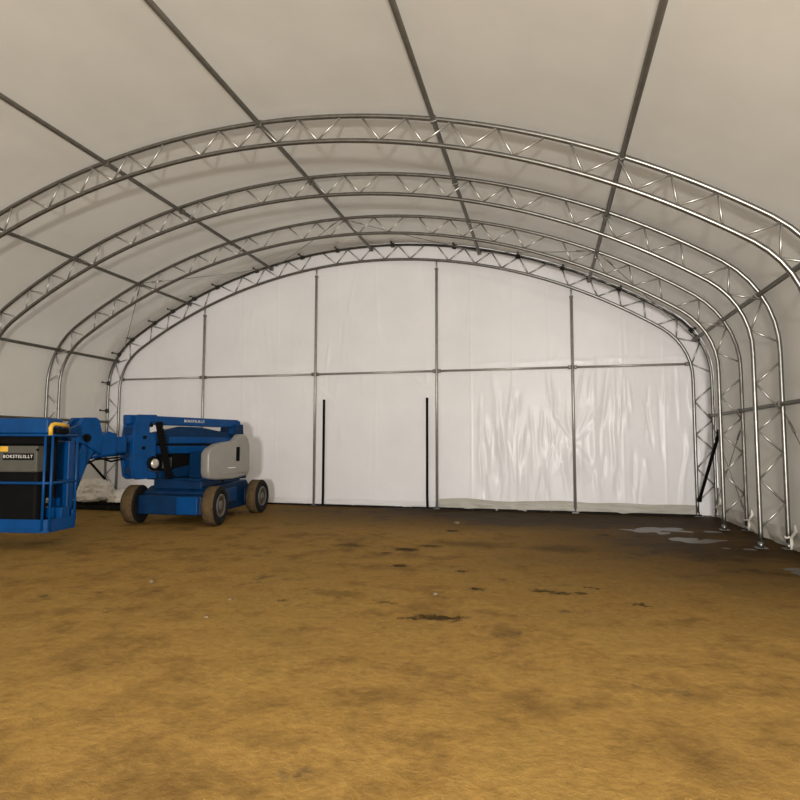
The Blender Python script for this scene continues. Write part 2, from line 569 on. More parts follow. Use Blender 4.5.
def build_truss(k, label):
    y, dz, dx = TR[k]
    root = empty('roof_truss', (XC + dx, y, 0))
    tag(root, label, 'truss', 'arched lattice trusses holding up the tent')
    Mi = Matrix.Translation((-(XC + dx), -y, 0))
    for nm, d in (('outer_chord', 0.0), ('inner_chord', DT)):
        MB().tube(arch_pts(y, d, dz, dx), CR, 10).build(nm, M_STEEL, root, Mi)
    for sg in (1, -1):
        for ri, rn in enumerate(RUNS):
            if ri == 0 and sg == -1:
                continue
            for (sa, oa), (sb, ob) in zip(rn, rn[1:]):
                pa = prof(sg * sa, 0.02 if oa else DT - 0.02, dz, dx)
                pb = prof(sg * sb, 0.02 if ob else DT - 0.02, dz, dx)
                MB().tube([(pa[0], y, pa[1]), (pb[0], y, pb[1])], WR, 6).build('web_brace', M_WEB, root, Mi)
        for d in (0.0, DT):
            x, _ = prof(sg * S3, d, dz, dx)
            MB().box((x, y, 0.006), (0.16, 0.16, 0.016), bev=0.004).tube([(x, y, 0.0), (x, y, 0.10)], CR + 0.008, 10).build('base_plate', M_STEEL, root, Mi)
    return root
build_truss(0, 'arched lattice truss standing right against the white end wall')
build_truss(1, 'second arched lattice truss, next one forward of the end wall truss')
build_truss(2, 'third arched lattice truss from the end wall, its crown touching the top of the photo')
build_truss(3, 'nearest arched lattice truss, crossing only the upper corners of the photo')

# ------------------------------------------------------------------ purlins (run the length of the tent under the skin)
def s_of_x(x, side=None):
    ss = np.linspace(-S2, S2, 4001)
    px = np.array([prof(s)[0] for s in ss])
    return float(ss[np.abs(px - x).argmin()])
PURL = [(-11.908, 'steel purlin at the left haunch of the roof, above the basket lift'),
        (-9.588, 'steel purlin on the left roof slope, next above the left haunch purlin'),
        (-7.110, 'steel purlin left of the ridge, between the ridge and the left slope purlins'),
        (-4.290, 'steel purlin along the ridge at the crown of the arches'),
        (-1.498, 'steel purlin just right of the ridge purlin'),
        (1.086, 'steel purlin halfway down the right roof slope'),
        (3.357, 'steel purlin at the right haunch, above the right row of legs')]
for x, lab in PURL:
    s = s_of_x(x)
    px, pz = prof(s, 0.065, -0.03)
    root = empty('purlin', (px, D0 - 0.02, pz))
    tag(root, lab, 'purlin', 'purlins tying the arched trusses together')
    MB().tube([(0, 0, 0), (0, -13.0, 0)], 0.038, 8).build('tube', M_PURLIN, root)
    for k, (y, dz, dx) in enumerate(TR):
        MB().box((0, y - D0 + 0.02 - (0.05 if k == 0 else 0), 0), (0.10, 0.07, 0.10), Matrix.Rotation(-s / RB, 4, 'Y'), 0.01).build('clamp', M_PURLIN, root)
for sg, z, lab in ((1, 2.215, 'horizontal steel side rail along the right wall'), (-1, 2.187, 'horizontal steel side rail along the left wall')):
    x = XC + sg * (W - 0.068)
    root = empty('side_rail', (x, D0 - 0.02, z))
    tag(root, lab, 'rail', 'horizontal rails along the side walls')
    MB().tube([(0, 0, 0), (0, -13.0, 0)], 0.034, 8).build('tube', M_PURLIN, root)
    for k, (y, dz, dx) in enumerate(TR):
        MB().box((0, y - D0 + 0.02 - (0.05 if k == 0 else 0), 0), (0.09, 0.07, 0.09), None, 0.01).build('clamp', M_PURLIN, root)

# ------------------------------------------------------------------ end wall framing
post_lab = ['end wall post behind the blue lift, leftmost of the four posts',
            'end wall post just left of the left black door strip',
            'end wall post just right of the right black door strip',
            'end wall post amid the creased panels, rightmost of the four posts']
def z_inner(x):
    return prof(s_of_x_in(x), DT)[1]
def s_of_x_in(x):
    ss = np.linspace(-S2, S2, 4001)
    px = np.array([prof(s, DT)[0] for s in ss])
    return float(ss[np.abs(px - x).argmin()])
for x, lab in zip(POSTS, post_lab):
    zt = z_inner(x) - 0.03
    root = empty('wall_post', (x, D0, 0))
    tag(root, lab, 'post', 'upright posts of the end wall')
    MB().tube([(0, 0, 0), (0, 0, zt - 0.20)], 0.036, 10).build('post_tube', M_POST, root)
    MB().tube([(0, 0, zt - 0.26), (0, 0, zt)], 0.022, 8).build('top_spigot', M_POST, root)
    MB().box((0, 0, zt - 0.20), (0.085, 0.06, 0.05), None, 0.01).build('top_clamp', M_PURLIN, root)
    MB().box((0, 0, 0.008), (0.15, 0.13, 0.016), None, 0.004).build('base_plate', M_STEEL, root)
xs_r = [XC - math.sqrt(1) * 0 - W + DT + 0.02] + POSTS + [XC + W - DT - 0.02]
# the rail meets the inner chords where they begin to curve in
xl, xr = prof(-(S2 - 0.33), DT)[0], prof(S2 - 0.33, DT)[0]
ends = [xl + 0.06] + POSTS + [xr - 0.06]
rail_lab = ['horizontal rail from the left truss leg to the leftmost end wall post',
            'horizontal rail on the end wall between the lift and the door panel',
            'horizontal rail over the door panel with two black strips',
            'horizontal rail between the two posts right of the door panel',
            'horizontal rail from the rightmost post to the right truss leg']
for i, lab in enumerate(rail_lab):
    a, c = ends[i] + (0.036 if i else 0), ends[i + 1] - (0.036 if i < 4 else 0)
    root = empty('wall_rail', ((a + c) / 2, D0, RAIL_Z))
    tag(root, lab, 'rail', 'horizontal rails of the end wall')
    L = (c - a) / 2
    MB().tube([(-L, 0, 0), (L, 0, 0)], 0.027, 8).build('rail_tube', M_POST, root)
    for sg in (-1, 1):
        MB().box((sg * (L - 0.03), -0.005, 0), (0.07, 0.075, 0.085), None, 0.012).build('end_bracket', M_PURLIN, root)

# black vertical strips (door zips)
for x, zt, bend, lab in ((-5.540, 2.716, -0.02, 'black vertical door strip on the end wall, left one'),
                         (-2.826, 2.722, 0.03, 'black vertical door strip on the end wall, right one')):
    pts = [(x + bend * max(0, 0.3 - t) , Y_END - 0.165, t) for t in (0.03, 0.15, 0.3, 0.8, 1.4, 2.0, zt)]
    m = MB()
    for p, q in zip(pts, pts[1:]):
        p, q = Vector(p), Vector(q)
        d = q - p
        m.box((p + q) / 2, (0.062, 0.022, d.length + 0.01), Vector((0, 0, 1)).rotation_difference(d.normalized()).to_matrix().to_4x4(), 0.004, 1)
    tag(m.build('door_strip', M_BLACK), lab, 'strip', 'black strips framing the door panel')

# ------------------------------------------------------------------ fabric edge laced round the end truss
V = []
ss = np.linspace(-S3 + 1.2, S3 - 1.2, 420)
for i, s in enumerate(ss):
    for j in range(9):
        f = j / 8
        w = 0.018 * noise.noise(Vector((s * 2.2, f * 2.5, 1.7))) + 0.012 * noise.noise(Vector((s * 7, f * 3, 2.7)))
        y = D0 - 0.03 - 0.50 * f - 0.05 * noise.noise(Vector((s * 1.5, 0.3, 6))) * f
        x, z = prof(s, 0.0 - 0.052 * (1 - 0) + 0.018 + w * (0.4 + f))
        V.append((x, y, z))
flap = grid_mesh('edge_flap', np.array(V), len(ss), 9, M_EDGE)
tag(flap, 'loose white sheet edge wrapped over the crown of the end truss', 'sheet')
clip_spots = [(102, 371, -12.1), (99, 411, 0), (127, 341, 0), (148, 324, 0), (168, 308, 0), (194, 296, 0), (226, 282, 0), (250, 272, 0), (300, 256, 0), (349.5, 244, 0), (385.5, 242, 0), (446, 241, 0), (507, 254.5, 0), (570, 269, 0), (609.5, 286, 0), (661, 308, 0), (707.6, 353, 0)]
clip_s = [-9.85, -9.05, -8.15, -7.55, -6.70, -6.05, -5.30, -4.55, -3.30, -1.95, -0.95, 0.55, 2.15, 3.75, 4.85, 6.25, 8.10]
places = ['by the top of the left leg', 'on the left haunch', 'low on the left slope', 'on the left slope']
def clip_name(i, n):
    f = i / (n - 1)
    ordn = ['first', 'second', 'third', 'fourth', 'fifth', 'sixth', 'seventh', 'eighth', 'ninth', 'tenth', 'eleventh', 'twelfth', 'thirteenth', 'fourteenth', 'fifteenth', 'sixteenth', 'last']
    return 'dark lacing clamp on the end truss sheet edge, ' + ordn[i] + ' from the left leg'
for i, s in enumerate(clip_s):
    x, z = prof(s, 0.005)
    root = empty('lacing_clamp', (x, D0, z))
    rot = Matrix.Rotation(s / RB if abs(s) < S1 else (math.copysign(1, s) * (PI / 2 - AH + (abs(s) - S1) / RH)), 4, 'Y')
    tag(root, clip_name(i, len(clip_s)), 'clamp', 'dark clamps lacing the sheet edge to the end truss')
    ln = 0.26 + 0.10 * random.random()
    MB().tube([rot @ Vector((0, 0.02, 0.0)), rot @ Vector((0.01, -ln, -0.005))], 0.015, 6).build('strap', M_CLIP, root)
    MB().box(rot @ Vector((0, -0.045, -0.02)), (0.11, 0.05, 0.10), rot, 0.012).build('jaw', M_CLIP, root)
    MB().box(rot @ Vector((0.01, -ln, -0.01)), (0.05, 0.04, 0.04), rot, 0.01).build('tensioner', M_CLIP, root)

# dark lacing cord following the end truss crown
pts = []
for i in range(260):
    s = -8.9 + (17.3) * i / 259
    x, z = prof(s, 0.030 + 0.005 * math.sin(i * 1.7) + 0.012 * noise.noise(Vector((s * 3, 0, 0))))
    pts.append((x, D0 - 0.07 - 0.012 * (i % 2), z))
MB().tube(pts, 0.014, 5).build('lacing_cord', M_CLIP, flap)

# ------------------------------------------------------------------ bracing cables between the first two trusses
def wall_pt(s, y, inset=0.06):
    x, z = prof(s, inset)
    return Vector((x, y, z))
Y0, Y1, Y2, Y3 = (t[0] for t in TR)
sA = [s_of_x(x) for x, _ in PURL]
def cable(a, b, lab, r=0.009, sag=0.02):
    a, b = Vector(a), Vector(b)
    pts = [a.lerp(b, t / 8) - Vector((0, 0, sag * math.sin(PI * t / 8))) for t in range(9)]
    root = empty('bracing_cable', a)
    tag(root, lab, 'cable', 'diagonal bracing cables of the tent')
    MB().tube([p - a for p in pts], r, 5).build('wire', M_WIRE, root)
    d = (b - a).normalized()
    MB().tube([d * 0.25, d * 0.50], r * 2.2, 6).build('turnbuckle', M_WIRE, root)
cable(wall_pt(sA[1], Y1), wall_pt(sA[0] + 0.3, Y0), 'thin bracing cable dropping from the second truss to the left haunch of the end truss')
cable(wall_pt(sA[1], Y1), wall_pt(sA[2], Y0), 'thin bracing cable rising over the left roof slope')
cable(wall_pt(sA[3] - 0.1, Y1), wall_pt(sA[2] + 0.1, Y0), 'thin bracing cable left of the ridge')
cable(wall_pt(sA[3] - 0.1, Y1), wall_pt(sA[4], Y0), 'thin bracing cable right of the ridge')
cable(wall_pt(sA[5], Y1), wall_pt(sA[4], Y0), 'thin bracing cable on the upper right roof slope')
cable(wall_pt(sA[5], Y1), wall_pt(sA[6], Y0), 'thin bracing cable on the lower right roof slope')
RX = XC + W - 0.03
LX = XC - W + 0.03
cable((RX, Y1, 2.0), (RX, Y0, 0.2), 'bracing cable on the right wall falling towards the end wall')
cable((RX, Y1, 0.25), (RX, Y0, 2.1), 'bracing cable on the right wall rising towards the end wall')
cable((RX, Y2, 2.1), (RX, Y3 + 0.1, 0.25), 'bracing cable on the right wall in front of the third truss leg')
cable((LX, Y3, 3.2), (LX, Y2, 1.6), 'thin bracing cable on the left wall above the basket')

def strut(a, b, lab):
    a, b = Vector(a), Vector(b)
    d = b - a
    root = empty('diagonal_strut', a)
    tag(root, lab, 'strut', 'black diagonal struts at the tent corners')
    q = Vector((0, 0, 1)).rotation_difference(d.normalized()).to_matrix().to_4x4()
    MB().box(d / 2, (0.06, 0.045, d.length), q, 0.008).build('bar', M_BLACK, root)
    for t in (0.01, 0.99):
        MB().box(d * t, (0.09, 0.07, 0.10), q, 0.012).build('end_fitting', M_BLACK, root)
strut((3.243 + 0.02, Y0 - 0.09, 0.36), (3.215, Y1 + 0.09, 1.84), 'black diagonal strut at the foot of the right legs')
strut((-11.77, Y0 - 0.09, 0.30), (-11.60, Y1 + 0.09, 1.75), 'black diagonal strut behind the lift at the left legs')

# white plastic ties on the right leg feet
for k, (lab) in enumerate(('white plastic tie at the foot of the end truss right leg', 'white plastic tie at the foot of the second truss right leg', 'white plastic tie at the foot of the third truss right leg')):
    y, dz, dx = TR[k]
    x = XC + dx + W
    m = MB()
    zc = 0.22 - 0.02 * k
    m.tube([(x + 0.043 * math.cos(t), y + 0.043 * math.sin(t), zc + 0.01 * math.sin(3 * t)) for t in np.linspace(0, 2 * PI, 14)], 0.014, 6)
    m.tube([(x + 0.02, y - 0.05, zc), (x + 0.07, y - 0.09, zc + 0.10), (x + 0.055, y - 0.10, zc + 0.20)], [0.022, 0.03, 0.012], 6)
    m.tube([(x + 0.02, y - 0.05, zc), (x + 0.01, y - 0.09, zc - 0.08), (x - 0.005, y - 0.10, zc - 0.17)], [0.022, 0.028, 0.014], 6)
    tag(m.build('plastic_tie', M_TARP), lab, 'tie', 'white ties at the right leg feet')

# ------------------------------------------------------------------ puddles, clods, stones
def blob_poly(cx, cy, rx, ry, seed, n=40):
    out = []
    for i in range(n):
        t = 2 * PI * i / n
        k = 1 + 0.42 * noise.noise(Vector((math.cos(t) * 1.4, math.sin(t) * 1.4, seed))) + 0.22 * noise.noise(Vector((math.cos(t) * 4, math.sin(t) * 4, seed)))
        out.append((cx + rx * k * math.cos(t), cy + ry * k * math.sin(t)))
    return out
def puddle(cx, cy, rx, ry, seed, lab):
    m = MB()
    P = blob_poly(0, 0, rx, ry, seed)
    vs = [m.bm.verts.new((x, y, 0)) for x, y in P]
    m.bm.faces.new(vs)
    o = m.build('puddle', M_WATER)
    o.location = (cx, cy, -0.0225)
    tag(o, lab, 'puddle', 'puddles on the earth floor')
puddle(2.05, 11.95, 0.80, 0.52, 1, 'wide pale puddle in front of the right end of the end wall')
puddle(2.42, 10.98, 0.50, 0.36, 2, 'pale puddle just nearer than the widest puddle')
puddle(2.98, 12.05, 0.16, 0.20, 3, 'small puddle beside the foot of the second truss right leg')
puddle(2.72, 10.25, 0.13, 0.12, 4, 'tiny puddle glinting below the second truss inner chord foot')
puddle(3.02, 10.22, 0.13, 0.12, 5, 'tiny puddle glinting below the second truss outer chord foot')
puddle(3.10, 8.75, 0.14, 0.45, 6, 'narrow puddle glinting in front of the third truss right leg')

def clod(cx, cy, rx, ry, h, seed, lab, group, mat, nm='mud_clod', cat='clod'):
    m = MB()
    t = bmesh.new()
    bmesh.ops.create_icosphere(t, subdivisions=3, radius=1.0)
    for v in t.verts:
        c = v.co
        k = 1 + 0.55 * noise.noise(c * 1.5 + Vector((seed * 3.1, 0, 0))) + 0.35 * noise.noise(c * 3.7 + Vector((seed, 7, 0)))
        k *= 1 + 0.5 * noise.noise(c * 9 + Vector((seed, 0, 3)))
        v.co = Vector((c.x * rx * k, c.y * ry * k, c.z * h * (0.5 + k * 0.5)))
    for f in t.faces:
        f.smooth = True
    m._add(t)
    o = m.build(nm, mat)
    o.location = (cx, cy, 0.0)
    tag(o, lab, cat, group)
G2 = 'pale pebbles on the earth floor'
ST = [(-1.75, 11.9, 0.06, 'pale stone near the right door strip'), (-1.16, 6.3, 0.025, 'pale pebble near the star shaped clod'), (-4.45, 6.05, 0.03, 'pale pebble at the bottom left, in front of the basket'),
      (-3.15, 5.55, 0.025, 'pale pebble at the bottom, left of centre'), (-3.05, 4.95, 0.03, 'nearest pale pebble at the bottom left')]
for i, (x, y, r, lab) in enumerate(ST):
    clod(x, y, r, r * 0.8, r * 0.6, i + 30, lab, G2, M_STONE, 'pebble', 'pebble')

# ------------------------------------------------------------------ heap of white plastic on dark timbers (left, behind the lift)
root = empty('timber_stack', (-10.95, 12.45, 0))
tag(root, 'dark timbers under the white plastic heap, behind the blue basket', 'timber')
for k, (y, z) in enumerate(((-0.28, 0.06), (0.0, 0.06), (0.28, 0.06), (-0.2, 0.165), (0.15, 0.165))):
    MB().box((0.03 * (k % 3), y, z - 0.005), (2.3 - 0.12 * k, 0.20, 0.10), Matrix.Rotation(0.02 * (k - 2), 4, 'Z'), 0.012).build('timber', M_DARKWOOD, root)
def heap(name, loc, rx, ry, rz, seed, lab):
    t = bmesh.new()
    bmesh.ops.create_icosphere(t, subdivisions=5, radius=1.0)
    for v in t.verts:
        c = v.co.copy()
        k = 1 + 0.30 * noise.noise(c * 1.3 + Vector((seed, 0, 0))) + 0.16 * (1 - abs(noise.noise(c * 3.1 + Vector((0, seed, 0)))) * 2) + 0.05 * noise.noise(c * 8 + Vector((0, 0, seed)))
        zz = c.z * rz * k
        if c.z < -0.25:
            zz = -0.25 * rz + (c.z + 0.25) * rz * 0.25
        v.co = Vector((c.x * rx * k, c.y * ry * k, zz))
    zmin = min(v.co.z for v in t.verts)
    for v in t.verts:
        v.co.z -= zmin
    for f in t.faces:
        f.smooth = True
    m = MB()
    m._add(t)
    o = m.build(name, M_TARP)
    o.location = loc
    tag(o, lab, 'sheet', 'crumpled white plastic sheets behind the lift')
heap('plastic_sheet', (-10.85, 12.42, 0.14), 0.50, 0.40, 0.40, 2.0, 'crumpled white plastic heap between the basket and the front left wheel')
heap('plastic_sheet', (-11.85, 12.50, 0.15), 0.36, 0.32, 0.20, 5.0, 'crumpled white plastic seen through the right side of the basket')
heap('plastic_sheet', (-10.02, 12.45, 0.15), 0.27, 0.34, 0.20, 9.0, 'crumpled white plastic right behind the front left wheel')

# ------------------------------------------------------------------ the blue boom lift
LO = Vector((-7.25, 11.45, 0))
lift = empty('boom_lift', LO, R_(-14))
tag(lift, 'blue articulated boom lift with grey cowling and basket, parked left before the end wall', 'boom lift')
def LP(a, b, d):           # (along, height, lateral) in the turntable's frame
    return Vector((d, a, b))
CH = Matrix.Rotation(R_(18), 4, 'Z')       # the chassis points a little off the turntable

# chassis
m = MB()
m.prism([(-1.02, 0.26), (-1.02, 0.62), (-0.80, 0.72), (0.95, 0.76), (1.15, 0.60), (1.15, 0.24), (0.9, 0.17), (-0.85, 0.15)], -0.70, 0.60, LP, 0.025)
m.prism([(-1.22, 0.19), (-1.22, 0.56), (-0.85, 0.60), (-0.85, 0.17)], -0.70, 0.66, LP, 0.03)
m.prism([(0.85, 0.24), (0.85, 0.56), (1.18, 0.56), (1.18, 0.24)], -0.72, 0.62, LP, 0.03)
m.box((-0.03, -0.05, 0.77), (1.05, 1.75, 0.20), None, 0.02)
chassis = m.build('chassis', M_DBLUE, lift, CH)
MB().box((0.36, -1.225, 0.37), (0.44, 0.025, 0.34), None, 0.01).build('front_panel', M_BLUE, chassis, CH)
MB().box((0.612, -0.1, 0.48), (0.03, 1.0, 0.30), None, 0.01).build('side_panel', M_BLUE, chassis, CH)
MB().tube([(-0.9, -1.05, 0.38), (0.82, -1.05, 0.38)], 0.085, 12).tube([(-0.9, 1.02, 0.38), (0.82, 1.02, 0.38)], 0.085, 12).build('axle', M_BLACK, chassis, CH)

def wheel(lat, lon, steer):
    sg = 1 if lat > 0 else -1
    Mw = CH @ Matrix.Translation((lat, lon, 0.375)) @ Matrix.Rotation(R_(steer), 4, 'Z')
    def pl(x, y, h):
        return Vector((sg * h, x, y))
    hw, ro = 0.14, 0.378
    ty = MB().lathe([(0.22, -hw + 0.02), (0.30, -hw), (ro - 0.035, -hw), (ro - 0.006, -hw + 0.03), (ro - 0.004, hw - 0.03), (ro - 0.035, hw), (0.30, hw + 0.004), (0.24, hw - 0.01), (0.225, hw - 0.05)], pl, 40).build('wheel', M_RUBBER, lift, Mw)
    MB().lathe([(ro - 0.03, -hw + 0.028), (ro, -hw + 0.032), (ro, hw - 0.032), (ro - 0.03, hw - 0.028)], pl, 40).build('tread', M_TREAD, ty, Mw)
    MB().lathe([(0.222, hw - 0.10), (0.222, hw - 0.005), (0.195, hw + 0.004), (0.185, hw - 0.05), (0.10, hw - 0.06), (0.09, hw - 0.015), (0.05, hw - 0.01)], pl, 32).build('rim', M_RIM, ty, Mw)
    mm = MB()
    for k in range(8):
        t = 2 * PI * k / 8
        mm.tube([pl(0.135 * math.cos(t), 0.135 * math.sin(t), hw - 0.065), pl(0.135 * math.cos(t), 0.135 * math.sin(t), hw - 0.035)], 0.014, 6)
    mm.build('wheel_nuts', M_CHROME, ty, Mw)
wheel(0.86, -1.06, 5)
wheel(-0.84, -1.06, 5)
wheel(0.83, 1.04, 0)
wheel(-0.93, 1.04, 0)

# turntable
MB().lathe([(0.46, 0.74), (0.50, 0.76), (0.50, 0.84), (0.44, 0.86)], lambda x, y, h: Vector((x, y, h)), 36).build('slew_ring', M_BLACK, lift)
m = MB()
m.box((0.10, -0.22, 0.865), (1.50, 1.35, 0.06), None, 0.012)
m.box((0.05, 0.25, 1.12), (0.36, 0.7, 0.46), None, 0.02)
m.box((0.50, -0.15, 1.15), (0.46, 0.95, 0.54), None, 0.03)
m.box((-0.50, -0.15, 1.15), (0.46, 0.95, 0.54), None, 0.03)
m.prism([(0.35, 0.88), (0.55, 1.5), (0.70, 2.02), (0.92, 2.02), (0.95, 1.6), (0.80, 0.88)], -0.16, -0.12, LP, 0.01)
m.prism([(0.35, 0.88), (0.55, 1.5), (0.70, 2.02), (0.92, 2.02), (0.95, 1.6), (0.80, 0.88)], 0.26, 0.30, LP, 0.01)
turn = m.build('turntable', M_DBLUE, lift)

# cowls
cowl_poly = [(-0.70, 0.88), (-0.75, 1.0), (-0.75, 1.38), (-0.68, 1.48), (-0.46, 1.585), (-0.22, 1.62), (0.0, 1.64), (0.08, 1.69), (0.18, 1.78), (0.30, 1.785), (0.40, 1.70), (0.45, 1.55), (0.46, 1.0), (0.40, 0.90), (0.0, 0.85), (-0.5, 0.85)]
def cowl(d0, d1):
    m = MB().prism(cowl_poly, d0, d1, LP, 0.07, 4)
    c = m.build('cowl', M_GREY, lift, None, True)
    return c
cw = cowl(0.72, 0.95)
MB().box((0.952, 0.075, 1.365), (0.012, 0.10, 0.30), None, 0.005).build('handle_recess', M_BLACK, cw)
MB().box((0.955, -0.10, 1.085), (0.012, 0.22, 0.018), None, 0.004).build('cowl_seam', M_WHITE, cw)
MB().tube([LP(-0.5, 0.97, 0.953), LP(0.36, 0.97, 0.953)], 0.008, 6).build('lower_rib', M_GREY, cw)
cw2 = cowl(-0.95, -0.72)
MB().box((-0.952, 0.075, 1.365), (0.012, 0.10, 0.30), None, 0.005).build('handle_recess', M_BLACK, cw2)

# boom stack
kn = MB()
kp = [(-1.92, 2.08), (-1.86, 2.13), (-1.46, 2.14), (-1.46, 2.0), (-1.62, 1.98), (-1.62, 1.80), (-1.46, 1.78), (-1.46, 1.34), (-1.62, 1.30), (-1.62, 1.08), (-1.46, 1.04), (-1.42, 0.92), (-1.86, 0.91), (-1.93, 0.97), (-1.98, 1.30), (-1.98, 1.62)]
kn.prism(kp, 0.20, 0.30, LP, 0.012)
kn.prism(kp, -0.06, 0.04, LP, 0.012)
kn.prism([(-1.95, 1.62), (-1.89, 2.09), (-1.70, 2.10), (-1.70, 0.94), (-1.84, 0.93), (-1.95, 1.30)], 0.04, 0.20, LP, 0.01)
knuckle = kn.build('knuckle_plate', M_BLUE, lift)
for z, h in ((2.02, 0.04), (1.82, 0.14), (1.46, 0.30), (1.08, 0.14)):
    MB().box((0.12, -1.955 + (0.03 if z > 1.9 else 0) + (0.03 if z < 1.2 else 0), z), (0.20, 0.05, h), None, 0.008).build('end_slot', M_DBLUE, knuckle)
for a, z in ((-1.74, 1.70), (-1.76, 1.50), (-1.60, 1.93)):
    MB().tube([LP(a, z, 0.29), LP(a, z, 0.325)], 0.032, 10).build('pivot_pin', M_BLACK, knuckle)
pb = MB().lathe([(0.02, 0.30), (0.135, 0.30), (0.135, 0.335), (0.02, 0.335)], lambda x, y, h: Vector((h, -1.54 + x, 1.21 + y)), 8).build('pin_boss', M_BLACK, knuckle)
MB().lathe([(0.0012, 0.335), (0.092, 0.335), (0.092, 0.36), (0.06, 0.372), (0.0012, 0.375)], lambda x, y, h: Vector((h, -1.52 + x, 1.20 + y)), 20).build('pin_cap', M_CHROME, knuckle)

boom = MB().box((0.12, -0.58, 2.035), (0.20, 2.86, 0.175), None, 0.018).build('upper_boom', M_BLUE, lift)
MB().box((0.12, 0.84, 1.80), (0.24, 0.12, 0.60), None, 0.02).build('rear_link', M_BLUE, lift)
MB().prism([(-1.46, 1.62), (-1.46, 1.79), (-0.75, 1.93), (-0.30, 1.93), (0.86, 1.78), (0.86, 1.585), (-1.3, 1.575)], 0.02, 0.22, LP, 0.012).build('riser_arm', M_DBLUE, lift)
MB().box((0.20, -0.12, 1.655), (0.06, 1.95, 0.13), None, 0.01).build('riser_channel', M_BLUE, lift)
MB().box((0.12, -0.27, 1.46), (0.22, 2.32, 0.155), None, 0.015).build('lower_boom', M_BLUE, lift)
MB().box((0.12, -0.25, 1.555), (0.16, 2.2, 0.05), None, 0.005).build('slot_shade', M_BLACK, lift)  # black inner box puts shade into the slot above the lower boom
MB().box((0.10, -0.45, 1.22), (0.14, 1.5, 0.32), None, 0.02).build('boom_gap_shade', M_BLACK, lift)  # black box stands in for the shade in the gap below the lower boom
MB().box((0.225, -1.13, 1.20), (0.03, 0.22, 0.22), None, 0.01).build('hose_cover', M_PANEL, lift)
MB().prism([(-1.32, 0.90), (-1.30, 1.03), (-0.1, 1.20), (0.5, 1.20), (0.5, 0.95), (-0.1, 0.93)], 0.0, 0.24, LP, 0.012).build('base_arm', M_DBLUE, lift)
# black hose guide
a, c = Vector((0.345, -1.47, 2.0)), Vector((0.345, -1.17, 0.90))
d = c - a
m = MB().box((a + c) / 2, (0.05, 0.13, d.length), Vector((0, 0, 1)).rotation_difference(d.normalized()).to_matrix().to_4x4(), 0.012)
for k in range(18):
    p = a.lerp(c, (k + 0.5) / 18)
    m.box(p + Vector((0.012, 0, 0)), (0.05, 0.142, 0.022), Vector((0, 0, 1)).rotation_difference(d.normalized()).to_matrix().to_4x4(), 0.004)
m.build('hose_guide', M_BLACK, lift)

# jib
jt = MB()
jt.box((0.10, -2.36, 1.56), (0.26, 0.62, 0.30), None, 0.03)
jt.tube([LP(-2.05, 1.42, 0.12), LP(-2.75, 1.36, 0.12)], 0.055, 10)
jt.prism([(-2.72, 1.36), (-2.60, 1.38), (-2.58, 1.74), (-2.46, 1.80), (-2.30, 1.76), (-2.30, 1.40)], -0.08, 0.26, LP, 0.015)
jib = jt.build('jib', M_BLUE, lift)
MB().box((0.245, -2.42, 1.50), (0.02, 0.16, 0.12), None, 0.006).build('jib_slot', M_BLACK, jib)
MB().tube([LP(-2.1, 1.30, 0.18), LP(-2.35, 1.26, 0.2), LP(-2.6, 1.33, 0.2), LP(-2.85, 1.20, 0.15)], 0.018, 8).tube([LP(-2.1, 1.33, 0.10), LP(-2.4, 1.31, 0.14), LP(-2.62, 1.30, 0.14)], 0.016, 8).build('hose', M_BLACK, jib)
hd = MB()
hp = [(-2.62, 1.40), (-2.58, 1.70), (-2.66, 2.00), (-2.72, 2.04), (-2.95, 2.03), (-3.04, 1.90), (-3.17, 1.84), (-3.22, 1.72), (-3.14, 1.62), (-2.95, 1.58)]
hd.prism(hp, -0.10, 0.0, LP, 0.012)
hd.prism(hp, 0.18, 0.28, LP, 0.012)
hd.prism([(-2.68, 1.5), (-2.70, 1.98), (-2.92, 1.98), (-3.10, 1.76), (-2.9, 1.6)], 0.0, 0.18, LP, 0.008)
head = hd.build('jib_knuckle', M_BLUE, lift)
MB().tube([LP(-2.90, 1.68, -0.12), LP(-2.90, 1.68, 0.31)], 0.07, 14).build('pivot_pin', M_BLACK, head)
MB().prism([(-2.58, 1.62), (-2.72, 1.74), (-2.90, 1.64), (-3.34, 0.60), (-3.30, 0.48), (-3.12, 0.48), (-2.80, 1.30)], 0.02, 0.24, LP, 0.015).build('jib_arm', M_BLUE, lift)

# ------------------------------------------------------------------ the basket
PA = Vector((-7.23, 7.35, 0.25))
Minv = Matrix.Translation(LO) @ Matrix.Rotation(R_(-14), 4, 'Z')
PM = Minv.inverted() @ Matrix.Translation(PA) @ Matrix.Rotation(R_(8), 4, 'Z')
PW, PD, PT, PMID = 1.83, 0.66, 1.46, 0.74
fl_poly = [(-PW, 0.0), (-0.07, 0.0), (0.0, 0.06), (0.0, PD), (-PW, PD)]
def PF(a, b, d):
    return Vector((a, b, d))
pl = MB().prism(fl_poly, 0.0, 0.05, PF, 0.008)
plat = pl.build('platform', M_BLUE, lift, PM)
m = MB()
for p, q in zip(fl_poly, fl_poly[1:] + fl_poly[:1]):
    p, q = Vector((*p, 0)), Vector((*q, 0))
    d = q - p
    m.box((p + q) / 2 + Vector((0, 0, 0.125)), (d.length, 0.012, 0.15), Matrix.Rotation(math.atan2(d.y, d.x), 4, 'Z'), 0.003, 1)
m.build('toe_board', M_BLUE, plat, PM)
m = MB()
for z in (PT, PMID):
    pts = [(-PW, 0.0, z), (-0.10, 0.0, z), (-0.05, 0.01, z), (-0.015, 0.04, z), (0, 0.09, z), (0, PD - 0.05, z), (-0.05, PD, z), (-PW + 0.05, PD, z), (-PW, PD - 0.05, z), (-PW, 0.0, z)]
    m.tube(pts, 0.021, 8)
m.build('guard_rail', M_BLUE, plat, PM)
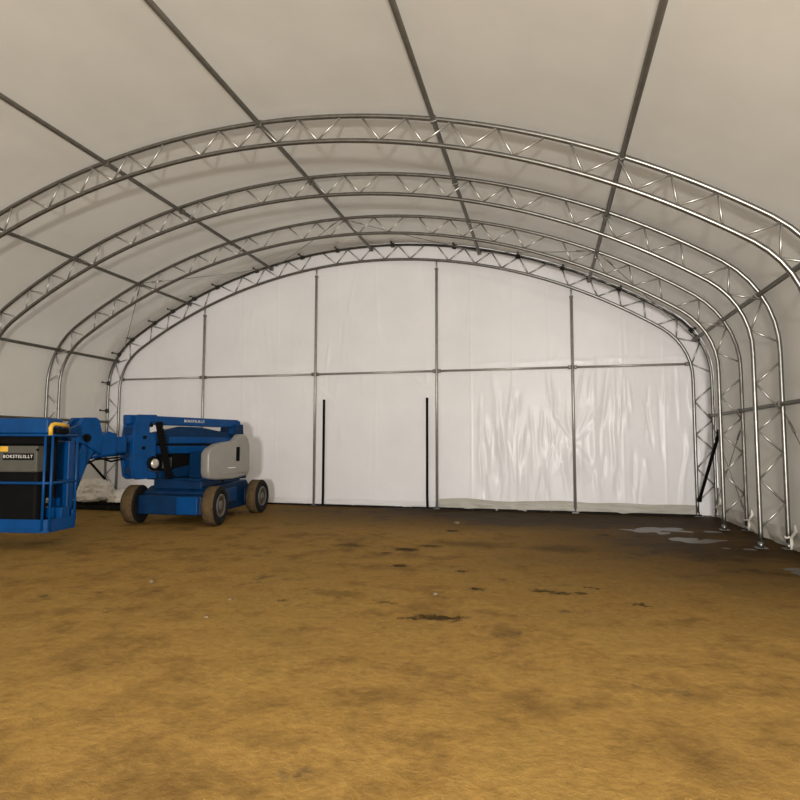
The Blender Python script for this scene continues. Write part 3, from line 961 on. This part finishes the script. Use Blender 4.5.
for px, py in ((-0.075, 0.0), (0.0, 0.055), (0, PD - 0.03), (-0.9, 0.0), (-PW, 0.0), (-PW, PD), (-0.92, PD)):
    MB().tube([(px, py, 0.03), (px, py, PT)], 0.020, 8).build('guard_post', M_BLUE, plat, PM)
# canopy box over the controls
MB().box((-0.78, 0.16, 1.60), (1.48, 0.34, 0.235), None, 0.025).build('console_hood', M_BLUE, plat, PM)
cb = MB().box((-0.77, 0.13, 1.10), (1.08, 0.18, 0.40), None, 0.02).build('control_box', M_PANEL, plat, PM)
MB().box((-0.80, 0.33, 0.98), (1.34, 0.05, 0.98), None, 0.01).box((-0.72, 0.17, 1.40), (1.3, 0.24, 0.15), None, 0.01).build('hood_shade', M_BLACK, plat, PM)  # black sheet and block stand in for the shade under the hood
MB().box((-0.80, 0.18, 0.52), (1.15, 0.24, 0.80), None, 0.05).build('console_body', M_BLACK, plat, PM)  # black block filling the dark area below the control box
MB().box((-0.20, 0.46, 0.26), (0.34, 0.2, 0.16), None, 0.01).build('step_box', M_BLUE, plat, PM)
MB().box((-0.535, 0.036, 1.135), (0.50, 0.012, 0.10), None, 0.003).build('sign_plate', M_BLACK, plat, PM)
MB().box((-0.79, 0.037, 1.25), (0.16, 0.008, 0.08), None, 0.002).build('warning_sticker', M_YELLOW, plat, PM)
MB().lathe([(0.001, 0), (0.018, 0), (0.018, 0.02), (0.001, 0.022)], lambda x, y, h: Vector((-0.22 + x, 0.04 - h, 1.24 + y)), 10).build('knob', M_BLACK, plat, PM)
# mounting bracket behind the basket
MB().box((-0.34, PD + 0.10, 0.75), (0.34, 0.14, 1.25), None, 0.02).box((-0.50, PD + 0.05, 0.20), (0.9, 0.10, 0.16), None, 0.015).build('mount_bracket', M_BLUE, plat, PM)
# yellow arm rest and black joystick box on the right rail
MB().tube([(-0.02, 0.03, PT), (-0.02, 0.025, PT + 0.11), (-0.015, 0.045, PT + 0.155), (-0.01, 0.10, PT + 0.17), (0.0, 0.24, PT + 0.165), (0.0, 0.38, PT + 0.14)], 0.032, 10).build('yellow_handle', M_YELLOW, plat, PM)
MB().box((0.0, 0.24, PT + 0.065), (0.09, 0.26, 0.09), None, 0.02).build('switch_box', M_BLACK, plat, PM)

def text(body, size, place, mat, name, parent, M):
    c = bpy.data.curves.new(name, 'FONT')
    c.body = body
    c.size = size
    c.align_x, c.align_y = 'CENTER', 'CENTER'
    c.extrude = 0.002
    c.space_character = 1.18
    t = bpy.data.objects.new('tmp', c)
    COL.objects.link(t)
    dg = bpy.context.evaluated_depsgraph_get()
    me = bpy.data.meshes.new_from_object(t.evaluated_get(dg))
    bpy.data.objects.remove(t)
    me.transform(M @ place)
    me.materials.clear()
    me.materials.append(mat)
    me.name = name
    o = bpy.data.objects.new(name, me)
    COL.objects.link(o)
    o.parent = parent
    return o
text('BOKSTELIS.LT', 0.068, Matrix.Translation((-0.535, 0.028, 1.135)) @ Matrix.Rotation(PI / 2, 4, 'X'), M_WHITE, 'sign_lettering', plat, PM)
text('BOKSTELIS.LT', 0.078, Matrix.Translation((0.2225, -0.45, 2.045)) @ Matrix.Rotation(PI / 2, 4, 'Z') @ Matrix.Rotation(PI / 2, 4, 'X'), M_WHITE, 'boom_lettering', boom, Matrix.Identity(4))
